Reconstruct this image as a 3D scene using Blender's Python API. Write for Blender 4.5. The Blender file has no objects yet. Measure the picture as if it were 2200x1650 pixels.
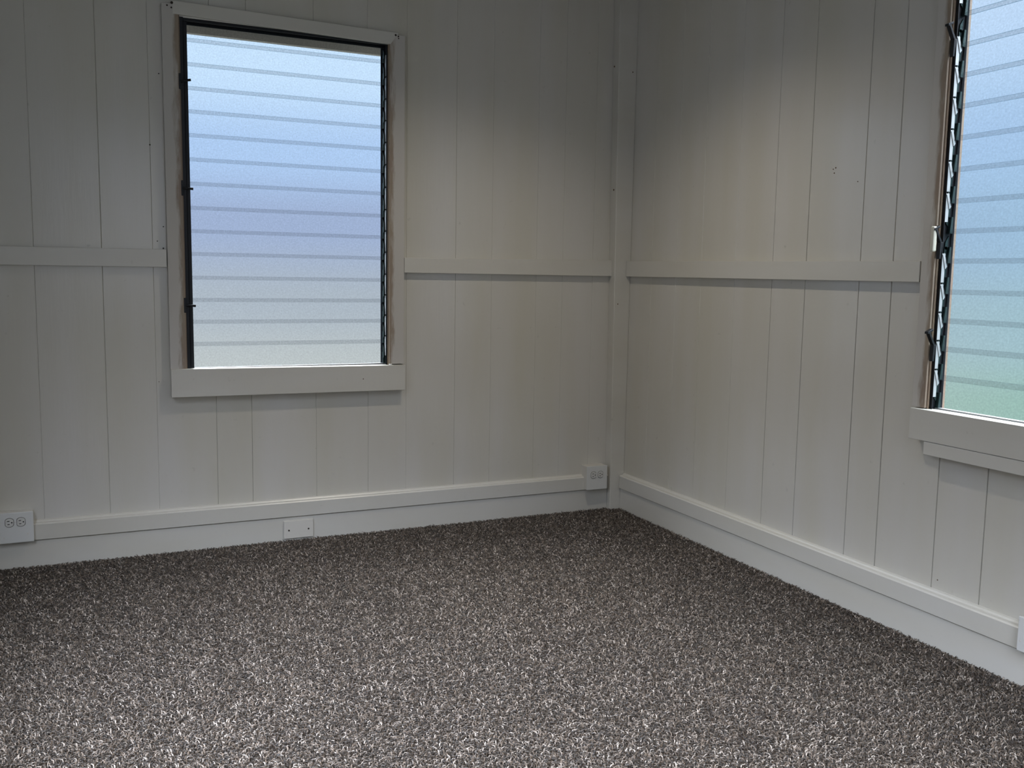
import bpy, bmesh, math, random
import numpy as np
from mathutils import Vector, Matrix

random.seed(7)
rng = np.random.default_rng(11)
SC = bpy.context.scene
COL = SC.collection

# ------------------------------------------------------------------ camera
cam_d = bpy.data.cameras.new('camera')
cam = bpy.data.objects.new('camera', cam_d)
COL.objects.link(cam)
cam.location = (-2.4474, -4.0060, 1.15)
cam.rotation_mode = 'XYZ'
cam.rotation_euler = (math.radians(83.4213), math.radians(-0.9225), math.radians(-24.7274))
cam_d.sensor_fit = 'HORIZONTAL'
cam_d.sensor_width = 36.0
cam_d.lens = 2018.64 / 2200 * 36.0
cam_d.clip_start = 0.05
SC.camera = cam

# ------------------------------------------------------------------ colour management
SC.view_settings.view_transform = 'Standard'
SC.view_settings.look = 'None'
SC.view_settings.exposure = 0.16
SC.view_settings.gamma = 1.0
SC.view_settings.use_curve_mapping = False
SC.cycles.use_denoising = True
SC.cycles.max_bounces = 10
SC.cycles.diffuse_bounces = 5
SC.cycles.glossy_bounces = 4
SC.cycles.transmission_bounces = 8
SC.cycles.transparent_max_bounces = 24
SC.cycles.sample_clamp_indirect = 6.0
SC.cycles.caustics_refractive = False
SC.cycles.caustics_reflective = False


def srgb(h):
    h = h.lstrip('#')
    v = [int(h[i:i + 2], 16) / 255 for i in (0, 2, 4)]
    return tuple(c / 12.92 if c <= 0.04045 else ((c + 0.055) / 1.055) ** 2.4 for c in v) + (1.0,)


# ------------------------------------------------------------------ world: overcast sky, bright overhead
SKY_HIGH = 17.0      # overhead sky on the corner side
SUN_LOW, SUN_HIGH = 0.85, 31.0      # hazy sun side of the sky, behind the camera
world = bpy.data.worlds.new('sky')
SC.world = world
world.use_nodes = True
nt = world.node_tree
nt.nodes.clear()
N = nt.nodes.new
Lk = nt.links.new
tc = N('ShaderNodeTexCoord')
sep = N('ShaderNodeSeparateXYZ')
Lk(tc.outputs['Generated'], sep.inputs[0])


def ramp(stops):
    r = N('ShaderNodeValToRGB')
    r.color_ramp.interpolation = 'EASE'
    els = r.color_ramp.elements
    while len(els) > 1:
        els.remove(els[-1])
    els[0].position, els[0].color = stops[0][0], stops[0][1]
    for p, c in stops[1:]:
        e = els.new(p)
        e.color = c
    return r


mr = N('ShaderNodeMapRange')          # direction z -0.25 .. 0.45  ->  0 .. 1
mr.inputs['From Min'].default_value = -0.25
mr.inputs['From Max'].default_value = 0.45
Lk(sep.outputs['Z'], mr.inputs['Value'])


def zp(z):
    return (z + 0.25) / 0.70


north = ramp([(zp(-0.25), (0.50, 0.55, 0.52, 1)), (zp(-0.10), (0.62, 0.68, 0.68, 1)), (zp(-0.03), (0.50, 0.58, 0.66, 1)),
              (zp(0.05), (0.42, 0.54, 0.80, 1)), (zp(0.12), (0.53, 0.76, 1.12, 1)), (zp(0.20), (0.74, 1.0, 1.30, 1)),
              (zp(0.45), (0.95, 1.0, 1.05, 1))])
east = ramp([(zp(-0.25), (0.20, 0.36, 0.22, 1)), (zp(-0.12), (0.32, 0.60, 0.50, 1)), (zp(-0.05), (0.40, 0.65, 0.73, 1)),
             (zp(0.05), (0.40, 0.65, 0.87, 1)), (zp(0.15), (0.44, 0.67, 0.97, 1)), (zp(0.25), (0.60, 0.82, 1.12, 1)),
             (zp(0.45), (0.95, 1.0, 1.05, 1))])
Lk(mr.outputs['Result'], north.inputs['Fac'])
Lk(mr.outputs['Result'], east.inputs['Fac'])
sub = N('ShaderNodeMath'); sub.operation = 'SUBTRACT'
Lk(sep.outputs['X'], sub.inputs[0]); Lk(sep.outputs['Y'], sub.inputs[1])
az = N('ShaderNodeMapRange')
az.inputs['From Min'].default_value = -0.35
az.inputs['From Max'].default_value = 0.35
Lk(sub.outputs[0], az.inputs['Value'])
mx = N('ShaderNodeMix'); mx.data_type = 'RGBA'
Lk(az.outputs['Result'], mx.inputs['Factor'])
Lk(north.outputs['Color'], mx.inputs['A']); Lk(east.outputs['Color'], mx.inputs['B'])
st = N('ShaderNodeMapRange'); st.interpolation_type = 'SMOOTHSTEP'
st.inputs['From Min'].default_value = 0.27
st.inputs['From Max'].default_value = 0.60
st.inputs['To Min'].default_value = 0.93
st.inputs['To Max'].default_value = SKY_HIGH
Lk(sep.outputs['Z'], st.inputs['Value'])
sm = N('ShaderNodeMath'); sm.operation = 'ADD'
Lk(sep.outputs['X'], sm.inputs[0]); Lk(sep.outputs['Y'], sm.inputs[1])
sw = N('ShaderNodeMapRange'); sw.interpolation_type = 'SMOOTHSTEP'
sw.inputs['From Min'].default_value = -0.15
sw.inputs['From Max'].default_value = -0.75
Lk(sm.outputs[0], sw.inputs['Value'])
s2 = N('ShaderNodeMapRange'); s2.interpolation_type = 'SMOOTHSTEP'
s2.inputs['From Min'].default_value = 0.32
s2.inputs['From Max'].default_value = 0.75
s2.inputs['To Min'].default_value = SUN_LOW
s2.inputs['To Max'].default_value = SUN_HIGH
Lk(sep.outputs['Z'], s2.inputs['Value'])
ms = N('ShaderNodeMix'); ms.data_type = 'FLOAT'
Lk(sw.outputs['Result'], ms.inputs[0]); Lk(st.outputs['Result'], ms.inputs[2]); Lk(s2.outputs['Result'], ms.inputs[3])
mc = N('ShaderNodeMix'); mc.data_type = 'RGBA'
mc.inputs['B'].default_value = (0.85, 0.93, 1.10, 1)
Lk(sw.outputs['Result'], mc.inputs['Factor']); Lk(mx.outputs['Result'], mc.inputs['A'])
bg = N('ShaderNodeBackground')
Lk(mc.outputs['Result'], bg.inputs['Color'])
Lk(ms.outputs[0], bg.inputs['Strength'])
wo = N('ShaderNodeOutputWorld')
Lk(bg.outputs[0], wo.inputs['Surface'])

# ------------------------------------------------------------------ sky portals in the window openings, ceiling lamp
LAMP_POWER = 76.0


def portal(name, loc, rot, sx, sy):
    d = bpy.data.lights.new(name, 'AREA')
    d.shape = 'RECTANGLE'; d.size = sx; d.size_y = sy
    d.cycles.is_portal = True
    o = bpy.data.objects.new(name, d)
    o.location = loc; o.rotation_euler = rot
    COL.objects.link(o)


portal('window_portal', (-1.62, 0.085, 1.44), (math.radians(-90), 0, 0), 0.86, 1.42)
portal('window_portal', (0.085, -2.31, 1.44), (math.radians(90), 0, math.radians(90)), 0.86, 1.42)

portal('window_portal', (-1.75, -4.505, 1.55), (math.radians(90), 0, 0), 1.6, 1.4)
portal('window_portal', (-3.155, -2.40, 1.55), (math.radians(90), 0, math.radians(-90)), 1.6, 1.4)

lamp_d = bpy.data.lights.new('ceiling_lamp', 'SPOT')       # cone narrowed to keep the upper walls dark: nothing above ~60 degrees
lamp_d.shadow_soft_size = 0.07
lamp_d.spot_size = math.radians(134); lamp_d.spot_blend = 1.0
lamp_d.energy = LAMP_POWER
lamp_d.color = (1.0, 0.90, 0.76)
lamp = bpy.data.objects.new('ceiling_lamp', lamp_d)
lamp.location = (-0.98, -1.1, 2.515)
COL.objects.link(lamp)

# ------------------------------------------------------------------ materials


def new_mat(name):
    m = bpy.data.materials.new(name)
    m.use_nodes = True
    m.node_tree.nodes.clear()
    return m, m.node_tree.nodes, m.node_tree.links


def finish(nodes, links, shader):
    o = nodes.new('ShaderNodeOutputMaterial')
    links.new(shader, o.inputs['Surface'])


def simple(name, col, rough=0.5, metal=0.0, bump=0.0, bscale=60, spec=0.5):
    m, n, l = new_mat(name)
    b = n.new('ShaderNodeBsdfPrincipled')
    b.inputs['Base Color'].default_value = col
    b.inputs['Roughness'].default_value = rough
    b.inputs['Metallic'].default_value = metal
    b.inputs['Specular IOR Level'].default_value = spec
    if bump:
        t = n.new('ShaderNodeTexNoise'); t.inputs['Scale'].default_value = bscale
        bp = n.new('ShaderNodeBump'); bp.inputs['Strength'].default_value = bump
        bp.inputs['Distance'].default_value = 0.002
        c = n.new('ShaderNodeTexCoord')
        l.new(c.outputs['Object'], t.inputs['Vector'])
        l.new(t.outputs['Fac'], bp.inputs['Height']); l.new(bp.outputs[0], b.inputs['Normal'])
    finish(n, l, b.outputs[0])
    return m


def paint(name, base, tint, rough=0.22, streak=(9, 9, 1.2), grain=0.25):
    """Old semi-gloss wall paint: faint mottling and brush ripple along the boards."""
    m, n, l = new_mat(name)
    c = n.new('ShaderNodeTexCoord')
    mp = n.new('ShaderNodeMapping'); mp.inputs['Scale'].default_value = streak
    l.new(c.outputs['Object'], mp.inputs[0])
    t1 = n.new('ShaderNodeTexNoise'); t1.inputs['Scale'].default_value = 0.55; t1.inputs['Detail'].default_value = 5
    l.new(mp.outputs[0], t1.inputs['Vector'])
    mr_ = n.new('ShaderNodeMapRange')
    mr_.inputs['From Min'].default_value = 0.35; mr_.inputs['From Max'].default_value = 0.7
    l.new(t1.outputs['Fac'], mr_.inputs['Value'])
    mix = n.new('ShaderNodeMix'); mix.data_type = 'RGBA'
    mix.inputs['A'].default_value = base; mix.inputs['B'].default_value = tint
    l.new(mr_.outputs[0], mix.inputs['Factor'])
    # small scuffs
    t2 = n.new('ShaderNodeTexNoise'); t2.inputs['Scale'].default_value = 26; t2.inputs['Detail'].default_value = 4
    l.new(c.outputs['Object'], t2.inputs['Vector'])
    r2 = n.new('ShaderNodeMapRange'); r2.inputs['From Min'].default_value = 0.71; r2.inputs['From Max'].default_value = 0.80
    r2.inputs['To Max'].default_value = 0.35
    l.new(t2.outputs['Fac'], r2.inputs['Value'])
    mix2 = n.new('ShaderNodeMix'); mix2.data_type = 'RGBA'
    mix2.inputs['B'].default_value = tuple(x * 0.55 for x in tint[:3]) + (1,)
    l.new(mix.outputs['Result'], mix2.inputs['A']); l.new(r2.outputs[0], mix2.inputs['Factor'])
    b = n.new('ShaderNodeBsdfPrincipled')
    l.new(mix2.outputs['Result'], b.inputs['Base Color'])
    b.inputs['Roughness'].default_value = rough
    b.inputs['Specular IOR Level'].default_value = 1.0
    mp2 = n.new('ShaderNodeMapping'); mp2.inputs['Scale'].default_value = (60, 60, 5)
    l.new(c.outputs['Object'], mp2.inputs[0])
    t3 = n.new('ShaderNodeTexNoise'); t3.inputs['Scale'].default_value = 1.5; t3.inputs['Detail'].default_value = 3
    l.new(mp2.outputs[0], t3.inputs['Vector'])
    bp = n.new('ShaderNodeBump'); bp.inputs['Strength'].default_value = grain; bp.inputs['Distance'].default_value = 0.0012
    l.new(t3.outputs['Fac'], bp.inputs['Height']); l.new(bp.outputs[0], b.inputs['Normal'])
    finish(n, l, b.outputs[0])
    return m


WHITE = (0.60, 0.585, 0.55, 1)
CREAM = (0.56, 0.54, 0.47, 1)
M_wall = paint('wall_paint', WHITE, CREAM)
M_trim = paint('trim_paint', (0.61, 0.60, 0.565, 1), (0.57, 0.55, 0.49, 1), rough=0.36, streak=(2, 2, 8))
M_ceil = paint('ceiling_paint', (0.42, 0.41, 0.37, 1), (0.36, 0.35, 0.30, 1), rough=0.6)
M_plate = simple('plate_plastic', (0.64, 0.645, 0.63, 1), 0.38)
M_plate_w = simple('plate_painted', (0.62, 0.60, 0.555, 1), 0.4, bump=0.15)
M_recept = simple('receptacle_plastic', (0.60, 0.595, 0.57, 1), 0.3)
M_dark = simple('aged_bronze_metal', (0.022, 0.024, 0.028, 1), 0.45, 0.6, bump=0.3, bscale=120)
M_clip = simple('aged_clip_metal', (0.035, 0.06, 0.06, 1), 0.4, 0.7, bump=0.4, bscale=150)
M_alu = simple('mill_aluminium', (0.55, 0.57, 0.58, 1), 0.45, 0.55, bump=0.2, bscale=90)
M_sillch = simple('weathered_aluminium', (0.22, 0.23, 0.24, 1), 0.6, 0.2)
M_hole = simple('dark_recess', (0.012, 0.011, 0.01, 1), 0.8)
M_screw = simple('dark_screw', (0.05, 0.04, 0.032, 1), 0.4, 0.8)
M_rust = simple('rusty_nail', (0.12, 0.07, 0.035, 1), 0.8)
M_eave = simple('eave_paint', (0.30, 0.28, 0.26, 1), 0.7)
M_side = simple('exterior_siding', (0.5, 0.5, 0.48, 1), 0.7)
M_lens = simple('lamp_lens', (0.8, 0.8, 0.78, 1), 0.3)


def worn(name, edges, w=0.022, white=(0.53, 0.51, 0.48, 1)):
    """Trim paint with exposed, stained wood along given local-x edges (position, sign)."""
    m, n, l = new_mat(name)
    c = n.new('ShaderNodeTexCoord')
    s = n.new('ShaderNodeSeparateXYZ'); l.new(c.outputs['Object'], s.inputs[0])
    mp = n.new('ShaderNodeMapping'); mp.inputs['Scale'].default_value = (40, 40, 7)
    l.new(c.outputs['Object'], mp.inputs[0])
    t = n.new('ShaderNodeTexNoise'); t.inputs['Scale'].default_value = 1.0; t.inputs['Detail'].default_value = 6
    t.inputs['Roughness'].default_value = 0.65
    l.new(mp.outputs[0], t.inputs['Vector'])
    last = None
    for pos, sg in edges:
        a = n.new('ShaderNodeMath'); a.operation = 'SUBTRACT'
        l.new(s.outputs['X'], a.inputs[0]); a.inputs[1].default_value = pos
        ab = n.new('ShaderNodeMath'); ab.operation = 'ABSOLUTE'; l.new(a.outputs[0], ab.inputs[0])
        r = n.new('ShaderNodeMapRange')
        r.inputs['From Min'].default_value = 0.0; r.inputs['From Max'].default_value = w * 2
        r.inputs['To Min'].default_value = 0.36; r.inputs['To Max'].default_value = -0.30
        l.new(ab.outputs[0], r.inputs['Value'])
        last = r
    ad = n.new('ShaderNodeMath'); ad.operation = 'ADD'
    l.new(last.outputs[0], ad.inputs[0]); l.new(t.outputs['Fac'], ad.inputs[1])
    r3 = n.new('ShaderNodeMapRange'); r3.inputs['From Min'].default_value = 0.48; r3.inputs['From Max'].default_value = 0.74
    l.new(ad.outputs[0], r3.inputs['Value'])
    t2 = n.new('ShaderNodeTexNoise'); t2.inputs['Scale'].default_value = 9
    l.new(c.outputs['Object'], t2.inputs['Vector'])
    st_ = n.new('ShaderNodeMix'); st_.data_type = 'RGBA'
    st_.inputs['A'].default_value = (0.20, 0.12, 0.085, 1); st_.inputs['B'].default_value = (0.30, 0.25, 0.17, 1)
    l.new(t2.outputs['Fac'], st_.inputs['Factor'])
    mix = n.new('ShaderNodeMix'); mix.data_type = 'RGBA'
    mix.inputs['A'].default_value = white
    l.new(st_.outputs['Result'], mix.inputs['B'])
    mu = n.new('ShaderNodeMath'); mu.operation = 'MULTIPLY'; mu.inputs[1].default_value = 0.85
    l.new(r3.outputs[0], mu.inputs[0]); l.new(mu.outputs[0], mix.inputs['Factor'])
    b = n.new('ShaderNodeBsdfPrincipled')
    l.new(mix.outputs['Result'], b.inputs['Base Color'])
    b.inputs['Roughness'].default_value = 0.45
    bp = n.new('ShaderNodeBump'); bp.inputs['Strength'].default_value = 0.3; bp.inputs['Distance'].default_value = 0.001
    l.new(t.outputs['Fac'], bp.inputs['Height']); l.new(bp.outputs[0], b.inputs['Normal'])
    finish(n, l, b.outputs[0])
    return m


def obscure_glass(name, tint, clear=0.6):
    """Pebbled louvre glass: passes light, blurs what is behind."""
    m, n, l = new_mat(name)
    c = n.new('ShaderNodeTexCoord')
    t = n.new('ShaderNodeTexNoise'); t.inputs['Scale'].default_value = 170; t.inputs['Detail'].default_value = 2
    l.new(c.outputs['Object'], t.inputs['Vector'])
    r = n.new('ShaderNodeMapRange'); r.inputs['From Min'].default_value = 0.3; r.inputs['From Max'].default_value = 0.7
    r.inputs['To Min'].default_value = 0.89; r.inputs['To Max'].default_value = 1.0
    l.new(t.outputs['Fac'], r.inputs['Value'])
    vm = n.new('ShaderNodeVectorMath'); vm.operation = 'SCALE'
    vm.inputs[0].default_value = tint[:3]
    l.new(r.outputs[0], vm.inputs['Scale'])
    tr = n.new('ShaderNodeBsdfTransparent'); l.new(vm.outputs[0], tr.inputs['Color'])
    tl = n.new('ShaderNodeBsdfTranslucent'); tl.inputs['Color'].default_value = (0.055, 0.065, 0.08, 1)
    mx_ = n.new('ShaderNodeMixShader'); mx_.inputs[0].default_value = clear
    l.new(tl.outputs[0], mx_.inputs[1]); l.new(tr.outputs[0], mx_.inputs[2])
    gl = n.new('ShaderNodeBsdfGlossy'); gl.inputs['Roughness'].default_value = 0.25
    gl.inputs['Color'].default_value = (0.6, 0.6, 0.6, 1)
    m2 = n.new('ShaderNodeMixShader'); m2.inputs[0].default_value = 0.02
    l.new(mx_.outputs[0], m2.inputs[1]); l.new(gl.outputs[0], m2.inputs[2])
    finish(n, l, m2.outputs[0])
    return m


M_glass = obscure_glass('obscure_glass', (1.0, 1.0, 1.0), 0.92)
M_edge = obscure_glass('glass_edge', (0.45, 0.60, 0.64), 0.8)


def carpet_base():
    m, n, l = new_mat('carpet_backing')
    c = n.new('ShaderNodeTexCoord')
    t = n.new('ShaderNodeTexNoise'); t.inputs['Scale'].default_value = 130; t.inputs['Detail'].default_value = 3
    l.new(c.outputs['Object'], t.inputs['Vector'])
    r = n.new('ShaderNodeValToRGB')
    r.color_ramp.elements[0].position = 0.35; r.color_ramp.elements[0].color = (0.02, 0.015, 0.011, 1)
    r.color_ramp.elements[1].position = 0.65; r.color_ramp.elements[1].color = (0.10, 0.085, 0.07, 1)
    l.new(t.outputs['Fac'], r.inputs[0])
    b = n.new('ShaderNodeBsdfPrincipled'); b.inputs['Roughness'].default_value = 0.95
    b.inputs['Specular IOR Level'].default_value = 0.1
    l.new(r.outputs[0], b.inputs['Base Color'])
    bp = n.new('ShaderNodeBump'); bp.inputs['Strength'].default_value = 1.0; bp.inputs['Distance'].default_value = 0.006
    l.new(t.outputs['Fac'], bp.inputs['Height']); l.new(bp.outputs[0], b.inputs['Normal'])
    finish(n, l, b.outputs[0])
    return m


def yarn_mat():
    m, n, l = new_mat('carpet_yarn')
    a = n.new('ShaderNodeAttribute'); a.attribute_name = 'yarn'
    r = n.new('ShaderNodeValToRGB')
    e = r.color_ramp.elements
    e[0].position = 0.0; e[0].color = (0.040, 0.028, 0.019, 1)
    e[1].position = 1.0; e[1].color = (0.74, 0.65, 0.57, 1)
    for p, cc in ((0.22, (0.040, 0.028, 0.019, 1)), (0.45, (0.10, 0.073, 0.051, 1)), (0.75, (0.27, 0.21, 0.16, 1))):
        x = e.new(p); x.color = cc
    l.new(a.outputs['Fac'], r.inputs[0])
    b = n.new('ShaderNodeBsdfPrincipled'); b.inputs['Roughness'].default_value = 0.9
    b.inputs['Specular IOR Level'].default_value = 0.15
    b.inputs['Sheen Weight'].default_value = 0.2
    b.inputs['Sheen Roughness'].default_value = 0.4
    l.new(r.outputs[0], b.inputs['Base Color'])
    finish(n, l, b.outputs[0])
    return m


M_back = carpet_base()
M_yarn = yarn_mat()

# ------------------------------------------------------------------ mesh helpers


def link(name, bm, mat, parent=None, smooth=False):
    me = bpy.data.meshes.new(name)
    bmesh.ops.recalc_face_normals(bm, faces=bm.faces)
    bm.to_mesh(me); bm.free()
    mats = mat if isinstance(mat, (list, tuple)) else [mat]
    for x in mats:
        me.materials.append(x)
    if smooth:
        for p in me.polygons:
            p.use_smooth = True
    o = bpy.data.objects.new(name, me)
    COL.objects.link(o)
    if parent is not None:
        o.parent = parent
    return o


def box(bm, a, b, bev=0.0):
    """axis-aligned box between corners a and b"""
    vs = [bm.verts.new((x, y, z)) for x in (a[0], b[0]) for y in (a[1], b[1]) for z in (a[2], b[2])]
    q = ((0, 1, 3, 2), (4, 6, 7, 5), (0, 4, 5, 1), (2, 3, 7, 6), (0, 2, 6, 4), (1, 5, 7, 3))
    fs = [bm.faces.new([vs[i] for i in f]) for f in q]
    if bev:
        bmesh.ops.recalc_face_normals(bm, faces=fs)
        es = list({e for f in fs for e in f.edges})
        bmesh.ops.bevel(bm, geom=es, offset=bev, segments=2, affect='EDGES', profile=0.5)
    return vs


def hexa(bm, pts, bev=0.0):
    """box from 8 explicit corners: bottom four then top four, each ring in order"""
    vs = [bm.verts.new(p) for p in pts]
    q = ((3, 2, 1, 0), (4, 5, 6, 7), (0, 1, 5, 4), (1, 2, 6, 5), (2, 3, 7, 6), (3, 0, 4, 7))
    fs = [bm.faces.new([vs[i] for i in f]) for f in q]
    if bev:
        bmesh.ops.recalc_face_normals(bm, faces=fs)
        es = list({e for f in fs for e in f.edges})
        bmesh.ops.bevel(bm, geom=es, offset=bev, segments=2, affect='EDGES', profile=0.5)


def cyl(bm, p0, p1, r, seg=12, r2=None):
    p0, p1 = Vector(p0), Vector(p1)
    ax = (p1 - p0).normalized()
    u = ax.orthogonal().normalized(); v = ax.cross(u)
    r2 = r if r2 is None else r2
    A = [bm.verts.new(p0 + (u * math.cos(t) + v * math.sin(t)) * r) for t in (2 * math.pi * i / seg for i in range(seg))]
    B = [bm.verts.new(p1 + (u * math.cos(t) + v * math.sin(t)) * r2) for t in (2 * math.pi * i / seg for i in range(seg))]
    for i in range(seg):
        j = (i + 1) % seg
        bm.faces.new((A[i], A[j], B[j], B[i]))
    bm.faces.new(A[::-1]); bm.faces.new(B)


def extrude_profile(bm, prof, p0, p1, mapf):
    """prof: list of (d, z); swept between lengths p0 and p1; mapf(u, d, z) -> world"""
    A = [bm.verts.new(mapf(p0, d, z)) for d, z in prof]
    B = [bm.verts.new(mapf(p1, d, z)) for d, z in prof]
    n = len(prof)
    for i in range(n):
        j = (i + 1) % n
        bm.faces.new((A[i], A[j], B[j], B[i]))
    bm.faces.new(A[::-1]); bm.faces.new(B)


def structure(o):
    o['kind'] = 'structure'
    return o


def thing(name, label, cat, loc, rotz=0.0, group=None):
    o = bpy.data.objects.new(name, None)
    o.empty_display_size = 0.05
    o.location = loc; o.rotation_euler = (0, 0, rotz)
    o['label'] = label; o['category'] = cat
    if group:
        o['group'] = group
    COL.objects.link(o)
    return o


# wall-local frames: (u along the wall to the viewer's right, d outward through the wall, z up)
def mapL(u, d, z):
    return (u, d, z)


def mapR(u, d, z):
    return (d, -u, z)


ROT_L, ROT_R = 0.0, math.radians(-90)
W = 0.022          # board face
T = 0.052          # outer face of the boards
CEIL = 2.56

# ------------------------------------------------------------------ floor, ceiling, plain walls behind the camera
bm = bmesh.new(); box(bm, (-3.2, -4.55, -0.12), (0.12, 0.12, -0.010)); structure(link('floor', bm, M_back))
bm = bmesh.new(); box(bm, (-3.2, -4.55, CEIL), (0.12, 0.12, CEIL + 0.08)); structure(link('ceiling', bm, M_ceil))


def board_wall(name, grooves, u0, u1, hole, mapf, mat=None):
    """Vertical tongue-and-groove boards. grooves: list of (u, half_width, depth)."""
    bm = bmesh.new()
    cuts = {round(u0, 4): (0, 0), round(u1, 4): (0, 0)}
    for g, hw, dp in grooves:
        if u0 < g < u1:
            cuts[round(g, 4)] = (hw, dp)
    if hole:
        cuts.setdefault(round(hole[0], 4), (0, 0)); cuts.setdefault(round(hole[1], 4), (0, 0))
    us = sorted(cuts)
    off = 0.0
    for a, b in zip(us[:-1], us[1:]):
        ca, cb = cuts[a], cuts[b]
        if ca[1] > 0:
            off = random.uniform(-0.0002, 0.0002)
        spans = [(-0.02, CEIL)]
        if hole and a >= hole[0] - 1e-4 and b <= hole[1] + 1e-4:
            spans = [(-0.02, hole[2]), (hole[3], CEIL)]
        f = W + off
        prof = [(a, T)]
        prof += [(a, f + ca[1]), (a + ca[0], f)] if ca[0] else [(a, f)]
        prof += [(b - cb[0], f), (b, f + cb[1])] if cb[0] else [(b, f)]
        prof += [(b, T)]
        for z0, z1 in spans:
            A = [bm.verts.new(mapf(u, d, z0)) for u, d in prof]
            B = [bm.verts.new(mapf(u, d, z1)) for u, d in prof]
            n = len(prof)
            for i in range(n):
                j = (i + 1) % n
                bm.faces.new((A[i], A[j], B[j], B[i]))
            bm.faces.new(A[::-1]); bm.faces.new(B)
    return structure(link(name, bm, mat or M_wall))


gl = [(-2.5919, .0016, .002), (-2.3545, .0018, .0028), (-2.168, .0014, .0018), (-1.9362, .0016, .003), (-1.7927, .0016, .003),
      (-1.5196, .0014, .002), (-1.2873, .0014, .002), (-1.1106, .0012, .0014), (-0.8765, .0015, .0022), (-0.6968, .0012, .0014),
      (-0.4656, .0012, .0015), (-0.3255, .0012, .0015), (-0.16, .0012, .0015)]
u = -2.5919
for w_ in (.235, .19, .24, .15, .25, .20, .24, .19, .22):
    u -= w_
    gl.append((u, .002, .003))
gr = [(0.22, .0012, .0015), (0.42, .0012, .0015), (0.61, .0013, .002), (0.8437, .0014, .002), (1.0736, .0018, .005), (1.2602, .0020, .006),
      (1.5276, .0021, .009), (1.6727, .0021, .009), (1.9114, .0022, .009), (2.0885, .0022, .009)]
u = 2.0885
for w_ in (.25, .17, .24, .19, .25, .2, .16, .25, .2, .24, .19, .25, .2, .23, .2, .24):
    u += w_
    gr.append((u, .002, .006))

wall_left = board_wall('wall_left', gl, -3.13, 0.052, (-2.075, -1.178, 0.70, 2.155), mapL)
wall_right = board_wall('wall_right', gr, -0.022, 4.48, (1.853, 2.752, 0.70, 2.155), mapR)



def mapB(u, d, z):          # back wall, seen from inside: right is -x, outward is -y
    return (-u, -4.45 - d + W, z)


def mapW(u, d, z):          # west wall: right is +y, outward is -x
    return (-3.10 - d + W, u, z)


gb = [(0.2 + .21 * i, .002, .004) for i in range(17)]
board_wall('wall_back', gb, -0.05, 3.12, (0.95, 2.55, 0.85, 2.25), mapB)
board_wall('wall_west', [(-g, h, d) for g, h, d in gb] + [(-g - 3.57, h, d) for g, h, d in gb], -4.48, 0.052, (-3.20, -1.60, 0.85, 2.25), mapW)


def plain_window(name, mapf, u0, u1, z0, z1):
    """double casement behind the camera: casing, sill and muntins"""
    root = bpy.data.objects.new(name, None); COL.objects.link(root); root['kind'] = 'structure'
    def bx(bm, a, b):
        pa, pb = mapf(*a), mapf(*b)
        box(bm, tuple(min(p, q) for p, q in zip(pa, pb)), tuple(max(p, q) for p, q in zip(pa, pb)), .0015)
    for a, b in ((u0 - .07, u0), (u1, u1 + .07)):
        bm = bmesh.new(); bx(bm, (a, 0, z0), (b, W, z1 + .07)); link('side_casing', bm, M_trim, root)
    bm = bmesh.new(); bx(bm, (u0, 0, z1), (u1, W, z1 + .07)); link('head_casing', bm, M_trim, root)
    bm = bmesh.new(); bx(bm, (u0 - .08, -.02, z0 - .09), (u1 + .08, W, z0)); link('sill', bm, M_trim, root)
    um = (u0 + u1) / 2
    bm = bmesh.new(); bx(bm, (um - .02, .025, z0), (um + .02, .045, z1)); link('mullion', bm, M_trim, root)


plain_window('window_3', mapB, 0.95, 2.55, 0.85, 2.25)
plain_window('window_4', mapW, -3.20, -1.60, 0.85, 2.25)

# ------------------------------------------------------------------ rails, baseboards, corner post


def rail(name, mapf, u0, z0, u1, z1, h0, h1, d=-0.005):
    bm = bmesh.new()
    hexa(bm, [mapf(u0, d, z0 - h0), mapf(u1, d, z1 - h1), mapf(u1, W, z1 - h1), mapf(u0, W, z0 - h0),
              mapf(u0, d, z0), mapf(u1, d, z1), mapf(u1, W, z1), mapf(u0, W, z0)], 0.0012)
    return structure(link(name, bm, M_trim))


rail('trim_1', mapL, -3.10, 1.228, -2.119, 1.2312, 0.069, 0.0698)
rail('trim_2', mapL, -1.1285, 1.2215, -0.068, 1.2315, 0.066, 0.0765)
rail('trim_3', mapR, 0.035, 1.2300, 1.808, 1.2170, 0.0752, 0.0664)
rail('trim_4', mapR, 2.80, 1.2150, 4.45, 1.2100, 0.067, 0.067)


def base(name, mapf, u0, u1):
    root = bpy.data.objects.new(name, None); COL.objects.link(root); root['kind'] = 'structure'
    bm = bmesh.new()
    extrude_profile(bm, [(W, -0.012), (0.0, -0.012), (0.0, 0.0945), (0.0015, 0.096), (W, 0.096)], u0, u1, mapf)
    link('lower_board', bm, M_trim, root)
    bm = bmesh.new()
    extrude_profile(bm, [(W, 0.0985), (-0.006, 0.0985), (-0.008, 0.1005), (-0.008, 0.160), (-0.004, 0.1645), (0.009, 0.1665),
                         (0.0105, 0.1685), (0.013, 0.1715), (0.018, 0.1735), (W, 0.174)], u0, u1, mapf)
    link('upper_board', bm, M_trim, root)
    return root


base('baseboard_left', mapL, -3.10, -0.058)
base('baseboard_right', mapR, 0.034, 4.45)

bm = bmesh.new()
hexa(bm, [(-0.056, -0.030, -0.012), (W, -0.030, -0.012), (W, W, -0.012), (-0.056, W, -0.012),
          (-0.082, -0.036, CEIL), (W, -0.036, CEIL), (W, W, CEIL), (-0.082, W, CEIL)], 0.003)
post = structure(link('trim_5', bm, M_trim))

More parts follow.
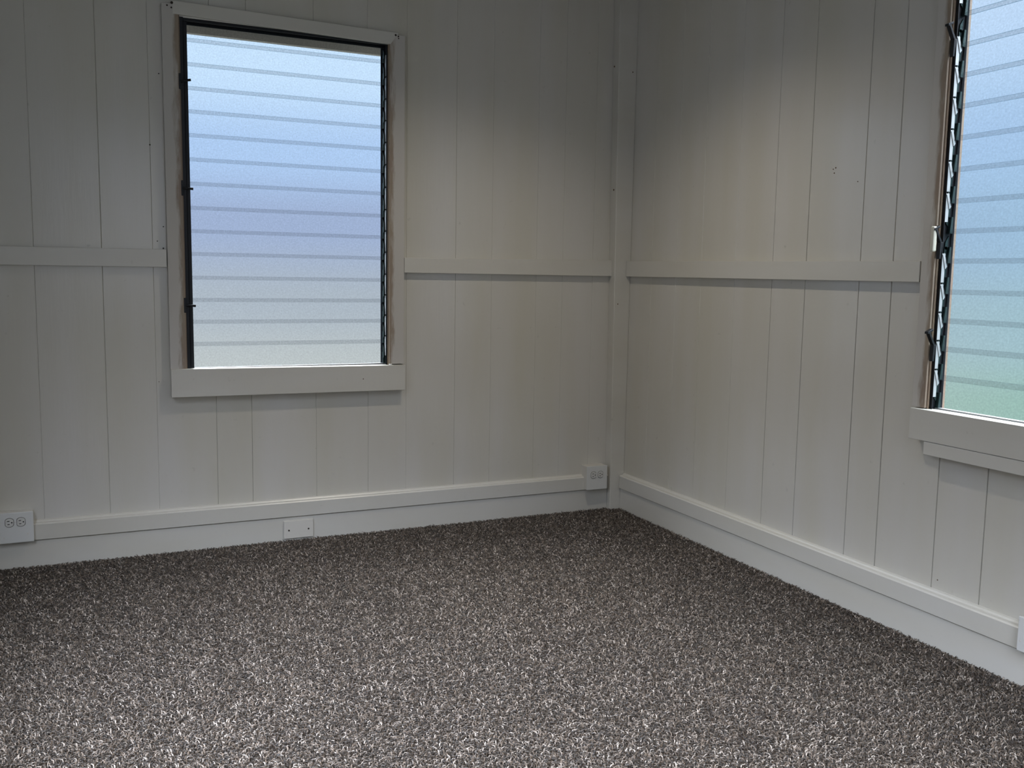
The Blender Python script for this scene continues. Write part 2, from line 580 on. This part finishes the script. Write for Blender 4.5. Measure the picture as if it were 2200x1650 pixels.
# ------------------------------------------------------------------ louvre windows
SLZ = [2.1230, 2.0509, 1.9576, 1.8656, 1.7750, 1.6821, 1.5868, 1.4911, 1.3948, 1.3018, 1.2100, 1.1142, 1.0235, 0.9342, 0.8426, 0.7524]


def window(name, mapf_origin, rotz, cas_w, gu0, gu1, full, handles, slot):
    """local x = along wall, y = outward, z = up. cas_w: (u0,u1,u2,u3) casing edges."""
    root = bpy.data.objects.new(name, None)
    root.location = mapf_origin; root.rotation_euler = (0, 0, rotz); root['kind'] = 'structure'
    COL.objects.link(root)
    c0, c1, c2, c3 = cas_w
    CF = -0.008
    SILL_T, SILL_B = 0.7500, 0.6365
    HB, HT = 2.135, 2.188
    # casings
    for (a, b, edge) in ((c0, c1, c1), (c2, c3, c2)):
        bm = bmesh.new(); box(bm, (a, CF, SILL_T + 0.002), (b, W, HT - 0.012 if edge == c1 else HT - 0.022), 0.0015)
        link('side_casing', bm, worn('casing_paint', [(edge, 1)]), root)
    bm = bmesh.new()
    hexa(bm, [(c1 - .022, CF - .001, HB + .004), (c2 + .004, CF - .001, HB - .011), (c2 + .004, W, HB - .011), (c1 - .022, W, HB + .004),
              (c1 - .022, CF - .001, HT + .001), (c2 + .040, CF - .001, HT - .014), (c2 + .040, W, HT - .014), (c1 - .022, W, HT + .001)], 0.0015)
    link('head_casing', bm, M_trim, root)
    # jambs through the wall
    for a, b in ((c1, c1 + 0.004), (c2 - 0.004, c2)):
        bm = bmesh.new(); box(bm, (a, 0.0, 0.74), (b, 0.075, 2.15))
        link('jamb', bm, worn('jamb_wood', [(a, 1)], 0.03, (0.22, 0.16, 0.125, 1)), root)
    bm = bmesh.new(); box(bm, (c1, 0.004, 2.132), (c2, 0.075, 2.152)); link('head_jamb', bm, M_trim, root)
    # sill and apron
    bm = bmesh.new()
    if slot == 1:
        hexa(bm, [(c0 + .001, -0.022, .6390), (c3 + .001, -0.022, .6350), (c3 + .001, W, .6350), (c0 + .001, W, .6390),
                  (c0 + .001, -0.022, .7535), (c3 + .001, -0.022, .7465), (c3 + .001, W, .7465), (c0 + .001, W, .7535)], 0.0015)
    else:
        box(bm, (c0 + .008, -0.024, .650), (c3 + .02, W, .7495), 0.0015)
    link('sill', bm, M_trim, root)
    if slot != 1:
        bm = bmesh.new(); box(bm, (c0 + .068, -0.022, .607), (c3 - .02, W, .6488), 0.0015); link('apron', bm, M_trim, root)
    bm = bmesh.new(); box(bm, (c1, 0.0, .700), (c2, 0.085, .7470)); link('sill_board', bm, simple('sill_white', (0.34, 0.34, 0.33, 1), 0.6), root)
    # metal channels left and right, head channel
    ch0, ch1 = c1 + .004, gu0 - .001
    for (a, b) in ((c1 + .004, gu0 + .004), (gu1 - .004, c2 - .004)):
        bm = bmesh.new()
        wdt = 0.0018
        if b <= (c1 + c2) / 2 and slot == 1:
            box(bm, (a - .003, 0.002, .7475), (a + .014, 0.006, 2.134))
            box(bm, (a + .0125, 0.002, .7475), (a + .014, 0.040, 2.134))
            box(bm, (a + .013, 0.016, .7475), (gu0 + .0015, 0.018, 2.134))
        elif b <= (c1 + c2) / 2:
            box(bm, (a, 0.008, .7475), (a + wdt, 0.052, 2.134))
            box(bm, (a, 0.008, .7475), (a + 0.010, 0.010, 2.134))
            box(bm, (a, 0.050, .7475), (a + 0.012, 0.052, 2.134))
        else:
            box(bm, (b - wdt, 0.008, .7475), (b, 0.052, 2.134))
            box(bm, (b - 0.006, 0.008, .7475), (b, 0.010, 2.134))
            box(bm, (b - 0.018, 0.050, .7475), (b, 0.052, 2.134))
        link('jamb_channel', bm, M_dark, root)
    bm = bmesh.new()
    box(bm, (c1 + .004, 0.006, 2.121), (c2 - .004, 0.008, 2.134))
    box(bm, (c1 + .004, 0.006, 2.130), (c2 - .004, 0.050, 2.134))
    box(bm, (c1 + .004, 0.048, 2.116), (c2 - .004, 0.050, 2.134))
    link('head_channel', bm, M_dark, root)
    bm = bmesh.new(); box(bm, (c1 + .006, 0.030, .7472), (c2 - .006, 0.048, .7530)); link('sill_channel', bm, M_sillch, root)
    # link bars (bright strip in pivoted lengths)
    for side in (0, 1):
        x = c1 + .0065 if side == 0 else c2 - .0105
        bm = bmesh.new()
        for k in range(1, 15):
            zt, zb = SLZ[k] + 0.030, SLZ[k + 1] + 0.036
            if (side == 0 and slot == 1 and k not in (7, 8, 12, 14)) or k == 2 and slot != 1 or (k == 9 and slot != 1):
                continue
            y0 = 0.0115
            bw, bd = (.0045, .015) if slot != 1 else (.0022, .012)
            if side == 1:
                bw, bd = .0030, .016
            hexa(bm, [(x, y0 - .002, zb), (x + bw, y0 - .002, zb), (x + bw, y0 + bd, zb), (x, y0 + bd, zb),
                      (x, y0 - .002, zt), (x + bw, y0 - .002, zt), (x + bw, y0 + bd, zt), (x, y0 + bd, zt)])
            # narrow clear window between bar and the next one: dark pivot plate

            # pivot arm running back and down to the clip
            hexa(bm, [(x + bw, y0 + .016, zt - .048), (x + bw + .0022, y0 + .016, zt - .048), (x + bw + .0022, y0 + .023, zt - .040), (x + bw, y0 + .023, zt - .040),
                      (x + bw, y0 + .002, zt - .004), (x + bw + .0022, y0 + .002, zt - .004), (x + bw + .0022, y0 + .009, zt + .002), (x + bw, y0 + .009, zt + .002)])
            cyl(bm, (x - .0005, y0 + .0045, zt - .002), (x + .0040, y0 + .0045, zt - .002), .0030, 8)
        if len(bm.verts):
            link('link_bar', bm, M_alu, root)
        else:
            bm.free()
    # glass slats with an end clip each side
    proto = None
    tilt = 0.0085
    for k in range(len(SLZ) - 1):
        zt, zb = SLZ[k], SLZ[k + 1]
        lap = 0.015
        z1, z0 = zt + (lap if k else 0.0), zb - 0.001
        if k == 0:
            z1 = 2.122
        y0 = 0.034
        bm = bmesh.new()
        # inner foot of each slat stands forward, its head leans out under the one above
        fo, he = 0.0, tilt
        vs = [(gu0, y0 + fo, z0), (gu1, y0 + fo, z0), (gu1, y0 + fo + .005, z0), (gu0, y0 + fo + .005, z0),
              (gu0, y0 + he, z1), (gu1, y0 + he, z1), (gu1, y0 + he + .005, z1), (gu0, y0 + he + .005, z1)]
        V = [bm.verts.new(p) for p in vs]
        for f, mi in (((3, 2, 1, 0), 1), ((4, 5, 6, 7), 1), ((0, 1, 5, 4), 0), ((1, 2, 6, 5), 1), ((2, 3, 7, 6), 0), ((3, 0, 4, 7), 1)):
            fc = bm.faces.new([V[i] for i in f]); fc.material_index = mi
        s = link('glass_slat', bm, [M_glass, M_edge], root)
        for side in (0, 1):
            bm = bmesh.new()
            xa = gu0 - .010 if side == 0 else gu1 + .010
            xb = gu0 + .0015 if side == 0 else gu1 - .0015
            x0, x1 = min(xa, xb), max(xa, xb)
            h = z1 - z0
            # hook-shaped clip: body, lower cup, upper finger
            hexa(bm, [(x0, y0 - .004, z0 + .002), (x1, y0 - .004, z0 + .002), (x1, y0 + .008, z0 + .002), (x0, y0 + .008, z0 + .002),
                      (x0, y0 - .003 + he * .5, z0 + h * .48), (x1, y0 - .003 + he * .5, z0 + h * .48), (x1, y0 + .008, z0 + h * .48), (x0, y0 + .008, z0 + h * .48)])
            hexa(bm, [(x0, y0 - .013, z0 + h * .30), (x0 + .003, y0 - .013, z0 + h * .30), (x0 + .003, y0 - .003, z0 + h * .22), (x0, y0 - .003, z0 + h * .22),
                      (x0, y0 - .009, z0 + h * .62), (x0 + .003, y0 - .009, z0 + h * .62), (x0 + .003, y0 + .004, z0 + h * .80), (x0, y0 + .004, z0 + h * .80)])
            cx = x0 if side == 0 else x1
            cyl(bm, (cx - .003, y0 - .006, z0 + h * .45), (cx + .003, y0 - .006, z0 + h * .45), .0055, 10)
            link('slat_clip', bm, M_clip, s)
    # operator handles on the left channel
    for (hz, pose) in handles:
        bm = bmesh.new()
        x = c1 + .008
        cyl(bm, (x, 0.010, hz), (x, -0.004, hz), .0045, 10)
        if slot == 1:
            box(bm, (x - .012, -.010, hz - .030), (x - .004, -.004, hz + .030), .0015)
            cyl(bm, (x - .008, -.008, hz), (x + .033, -.010, hz + (.008 if pose == 0 else -.002)), .0042, 10, .0052)
        else:
            s_ = 1 if pose == 0 else (-1 if pose == 1 else 1)
            # bow-tie crank: two webs meeting at the hub, folded thumb plate
            a = .052
            hexa(bm, [(x - .003, -.008, hz - a), (x + .010, -.008, hz - a), (x + .010, -.001, hz - a), (x - .003, -.001, hz - a),
                      (x - .003, -.006, hz), (x + .010, -.006, hz), (x + .010, .004, hz), (x - .003, .004, hz)], .001)
            hexa(bm, [(x - .003, -.008, hz), (x + .010, -.008, hz), (x + .010, .001, hz), (x - .003, .001, hz),
                      (x - .003, -.030, hz + a * .72), (x + .010, -.030, hz + a * .72), (x + .010, -.024, hz + a * .80), (x - .003, -.024, hz + a * .80)], .001)
            hexa(bm, [(x - .004, -.034, hz + a * .66), (x + .010, -.034, hz + a * .66), (x + .010, -.012, hz + a * .84), (x - .004, -.012, hz + a * .84),
                      (x - .004, -.034, hz + a * .80), (x + .010, -.034, hz + a * .80), (x + .010, -.012, hz + a * .98), (x - .004, -.012, hz + a * .98)], .001)
        hd = link('operator_handle', bm, M_dark, root)
        if slot != 1 and pose == 1:
            bm = bmesh.new()
            box(bm, (x - .006, -.036, hz - .030), (x + .008, -.020, hz + .048), .004)
            link('handle_grip', bm, simple('ivory_grip', (0.55, 0.54, 0.46, 1), 0.4), hd)['label'] = 'pale ivory grip on the dark crank'
    return root


# window on the left wall
w1 = window('window_1', (-2.1155, 0, 0), ROT_L, (0.0, 0.062, 0.9165, 0.985), 0.093, 0.901, True,
            [(1.887, 0), (1.475, 1), (1.010, 1)], 1)
# window on the right wall
w2 = window('window_2', (0, -1.8155, 0), ROT_R, (0.0, 0.050, 0.925, 0.985), 0.0665, 0.908, True,
            [(1.885, 0), (1.275, 1), (0.955, 0)], 2)

# eave outside the left window
bm = bmesh.new()
box(bm, (-3.8, 0.47, 2.185), (0.45, 0.50, 2.34)); box(bm, (-3.8, 0.052, 2.34), (0.45, 0.50, 2.36))
structure(link('roof_eave', bm, M_eave))

# ------------------------------------------------------------------ outlets and plates


def outlet(mapf, rotz, u0, u1, z0, z1, depth, label, rcu, rcz, screw=None):
    cu = (u0 + u1) / 2
    root = thing('wall_outlet', label, 'outlet', mapf(cu, W, z0), rotz, 'surface outlets above the baseboards')
    w, h = (u1 - u0) / 2, z1 - z0
    D = -(depth + W)          # local y of the plate front
    bm = bmesh.new(); box(bm, (-w + .002, D + .004, .0015), (w - .002, 0.0, h - .0015), .002)
    link('outlet_box', bm, M_plate_w if rcu is None or True else M_plate, root)
    bm = bmesh.new(); box(bm, (-w, D, 0), (w, D + .005, h), .0022)
    link('cover_plate', bm, M_plate, root)
    for du in (-.0197, .0197):
        ux = rcu - cu + du; uz = rcz - z0
        bm = bmesh.new()
        # face of one receptacle: round with flattened left and right sides
        pts = []
        for i in range(28):
            t = 2 * math.pi * i / 28
            pts.append((max(-.0142, min(.0142, .0172 * math.cos(t))), .0172 * math.sin(t)))
        A = [bm.verts.new((ux + a, D + .001, uz + b)) for a, b in pts]
        B = [bm.verts.new((ux + a * .95, D - .0022, uz + b * .95)) for a, b in pts]
        for i in range(28):
            j = (i + 1) % 28
            bm.faces.new((A[i], A[j], B[j], B[i]))
        bm.faces.new(B)
        r = link('receptacle', bm, M_recept, root)
        bm = bmesh.new()
        box(bm, (ux - .0075, D - .0026, uz + .0050), (ux + .0010, D - .0018, uz + .0075))
        box(bm, (ux - .0065, D - .0026, uz - .0075), (ux + .0010, D - .0018, uz - .0050))
        cyl(bm, (ux + .0082, D - .0026, uz), (ux + .0082, D - .0016, uz), .0026, 10)
        link('socket_slots', bm, M_hole, r)
        # flat dark ring painting in the shade of the gap round the receptacle
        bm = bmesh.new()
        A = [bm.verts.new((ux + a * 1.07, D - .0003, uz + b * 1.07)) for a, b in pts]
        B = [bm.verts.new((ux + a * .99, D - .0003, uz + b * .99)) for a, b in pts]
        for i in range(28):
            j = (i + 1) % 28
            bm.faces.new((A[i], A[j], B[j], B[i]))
        link('receptacle_gap_shade', bm, M_screw, r)
    bm = bmesh.new()
    cyl(bm, (rcu - cu, D + .001, rcz - z0), (rcu - cu, D - .0012, rcz - z0), .0030, 12)
    link('plate_screw', bm, M_plate_w, root)
    if screw:
        bm = bmesh.new()
        cyl(bm, (screw[0] - cu, D + .001, screw[1] - z0), (screw[0] - cu, D - .0010, screw[1] - z0), .0028, 12)
        link('plate_screw', bm, M_plate_w, root)
        bm = bmesh.new()
        cyl(bm, (-(screw[0] - cu), D + .001, screw[1] - z0 - .01), (-(screw[0] - cu), D - .0010, screw[1] - z0 - .01), .0028, 12)
        link('plate_screw', bm, M_plate_w, root)
    return root


outlet(mapL, ROT_L, -2.752, -2.6290, .1010, .2200, .030, 'white double outlet box at the left edge, left of the long baseboard cap', -2.6915, .1822, (-2.65, .1327))
outlet(mapL, ROT_L, -.1975, -.0815, .1035, .2225, .040, 'white outlet box in the room corner, against the corner post', -.1408, .1780)
outlet(mapR, ROT_R, 2.2615, 2.3775, .1045, .2065, .030, 'white outlet box on the right wall baseboard below the right window', 2.3195, .165, (2.272, .135))

pl = thing('blank_plate', 'white blank plate with two dark screws on the left baseboard', 'cover plate', (-1.6065, 0.0, 0.003))
bm = bmesh.new(); box(bm, (-.0635, -.0085, 0), (.0635, -.0, .077), .0014); link('plate', bm, M_plate_w, pl)
for sx, sz in ((-.0425, .0360), (.0425, .0365)):
    bm = bmesh.new(); cyl(bm, (sx, -.0075, sz), (sx, -.0099, sz), .0042, 14, .0034); link('screw', bm, M_screw, pl)

# ------------------------------------------------------------------ nails, holes and chips in the painted boards


def dots(parent, name, items, mat):
    for (p, q, r) in items:
        bm = bmesh.new(); cyl(bm, p, q, r, 8, r * .7)
        o = link(name, bm, mat)
        o.parent = parent


dots(wall_left, 'nail_head', [((x, W + .001, z), (x, W - .0015, z), r) for x, z, r in
     ((-2.1679, 1.638, .0035), (-2.1283, 1.9134, .003), (-2.1258, 1.3215, .003), (-2.1499, 1.2639, .0028), (-2.128, 1.236, .004),
      (-2.158, .700, .002), (-1.455, .172, .002))], M_screw)
dots(wall_right, 'nail_head', [((W + .001, y, z), (W - .0015, y, z), r) for y, z, r in
     ((-1.374, 1.546, .0024), (-1.386, 1.550, .003), (-1.380, 1.532, .0028), (-1.495, 1.4931, .0022), (-1.935, .205, .0024))], M_rust)
dots(w1, 'nail_head', [((x + 2.1155, -.0085, z), (x + 2.1155, -.0105, z), r) for x, z, r in
     ((-2.0763, 2.1800, .0055), (-2.0785, 2.1615, .0035), (-2.094, 2.168, .0035), (-1.1724, 2.1641, .0050), (-1.1600, 2.1600, .0036), (-1.1590, 2.1520, .0030))], M_screw)
dots(w1, 'knot_mark', [((-1.3214 + 2.1155, -.0215, .6901), (-1.3214 + 2.1155, -.0226, .6901), .0030)], M_rust)
dots(post, 'nail_mark', [((-.0792, .004, 2.150), (-.0812, .004, 2.150), .0045), ((-.0722, -.010, 1.57), (-.0742, -.010, 1.57), .005),
                         ((.0, -.0335, 2.125), (.0, -.0365, 2.125), .004), ((-.045, -.031, 1.02), (-.045, -.0335, 1.02), .004)], M_rust)

# ------------------------------------------------------------------ ceiling lamp fixture
cl = thing('ceiling_light', 'round flush ceiling light above the far corner of the room', 'ceiling light', (-0.98, -1.1, 2.52))
bm = bmesh.new(); cyl(bm, (0, 0, .04), (0, 0, .012), .15, 40, .155); link('lamp_pan', bm, M_plate, cl)
bm = bmesh.new(); cyl(bm, (0, 0, .012), (0, 0, .0), .13, 40, .125); link('lamp_lens', bm, M_lens, cl)

# ------------------------------------------------------------------ carpet pile


def carpet():
    sp = 0.0057
    x0, x1, y0, y1 = -3.09, -0.002, -3.05, -0.002
    nx, ny = int((x1 - x0) / sp), int((y1 - y0) / sp)
    gx, gy = np.meshgrid(np.arange(nx), np.arange(ny))
    n = nx * ny
    px = x0 + (gx.ravel() + 0.5 + rng.uniform(-.48, .48, n)) * sp
    py = y0 + (gy.ravel() + 0.5 + rng.uniform(-.48, .48, n)) * sp
    keep = (px < -0.004) & (py < -0.004) & ~((px > -.06) & (py > -.035))
    px, py = px[keep], py[keep]; n = len(px)
    # footprints and vacuum marks: slow changes of the direction the pile lies in
    def field(a, b, s):
        f = np.zeros(n)
        r2 = np.random.default_rng(s)
        for _ in range(9):
            k = r2.uniform(2, 13); th = r2.uniform(0, 6.28); ph = r2.uniform(0, 6.28)
            f += np.sin(k * (a * np.cos(th) + b * np.sin(th)) + ph) / (1 + .12 * k)
        return f / 3
    ang = rng.normal(-.43, .75, n) + math.pi * rng.integers(0, 2, n); mag = rng.uniform(.0045, .0120, n)
    lx = field(px, py, 1) * .0022 + np.cos(ang) * mag
    ly = field(px, py, 2) * .0026 + np.sin(ang) * mag
    h = rng.normal(.0078, .0020, n).clip(.004, .013) + field(px, py, 3) * .0006
    yarn = rng.beta(1.05, 1.35, n)
    r0 = rng.uniform(.0014, .0022, n); r1 = r0 * rng.uniform(.75, 1.1, n)
    ph = rng.uniform(0, 6.28, n)
    k = 3
    V = np.zeros((n, k * 3 + 1, 3), np.float32)
    for ring, (fz, fl, rr) in enumerate(((-.15, 0, r0), (.72, .22, r1 * 1.1), (.90, .75, r1))):
        tw = ph + ring * .7
        for j in range(k):
            a = tw + j * 2 * math.pi / k
            V[:, ring * k + j, 0] = px + lx * fl + np.cos(a) * rr
            V[:, ring * k + j, 1] = py + ly * fl + np.sin(a) * rr
            V[:, ring * k + j, 2] = h * fz - .010
    V[:, 9, 0] = px + lx * 1.05; V[:, 9, 1] = py + ly * 1.05; V[:, 9, 2] = h * .80 - .010
    tris = []
    for ring in range(2):
        for j in range(k):
            a, b = ring * k + j, ring * k + (j + 1) % k
            c, d = a + k, b + k
            tris += [(a, b, d), (a, d, c)]
    for j in range(k):
        tris.append((6 + j, 6 + (j + 1) % k, 9))
    tris = np.array(tris, np.int32)
    F = (tris[None] + (np.arange(n, dtype=np.int32) * 10)[:, None, None]).reshape(-1)
    nf = len(F) // 3
    me = bpy.data.meshes.new('carpet_pile')
    me.vertices.add(n * 10); me.vertices.foreach_set('co', V.reshape(-1))
    me.loops.add(len(F)); me.loops.foreach_set('vertex_index', F)
    me.polygons.add(nf)
    me.polygons.foreach_set('loop_start', np.arange(0, nf * 3, 3, dtype=np.int32))
    me.polygons.foreach_set('use_smooth', np.ones(nf, bool))
    me.update(calc_edges=True)
    at = me.attributes.new('yarn', 'FLOAT', 'POINT')
    at.data.foreach_set('value', np.repeat(yarn, 10).astype(np.float32))
    me.materials.append(M_yarn)
    o = bpy.data.objects.new('carpet_pile', me)
    COL.objects.link(o)
    o['kind'] = 'stuff'; o['category'] = 'carpet'
    o['label'] = 'speckled grey brown cut pile carpet covering the floor'


carpet()
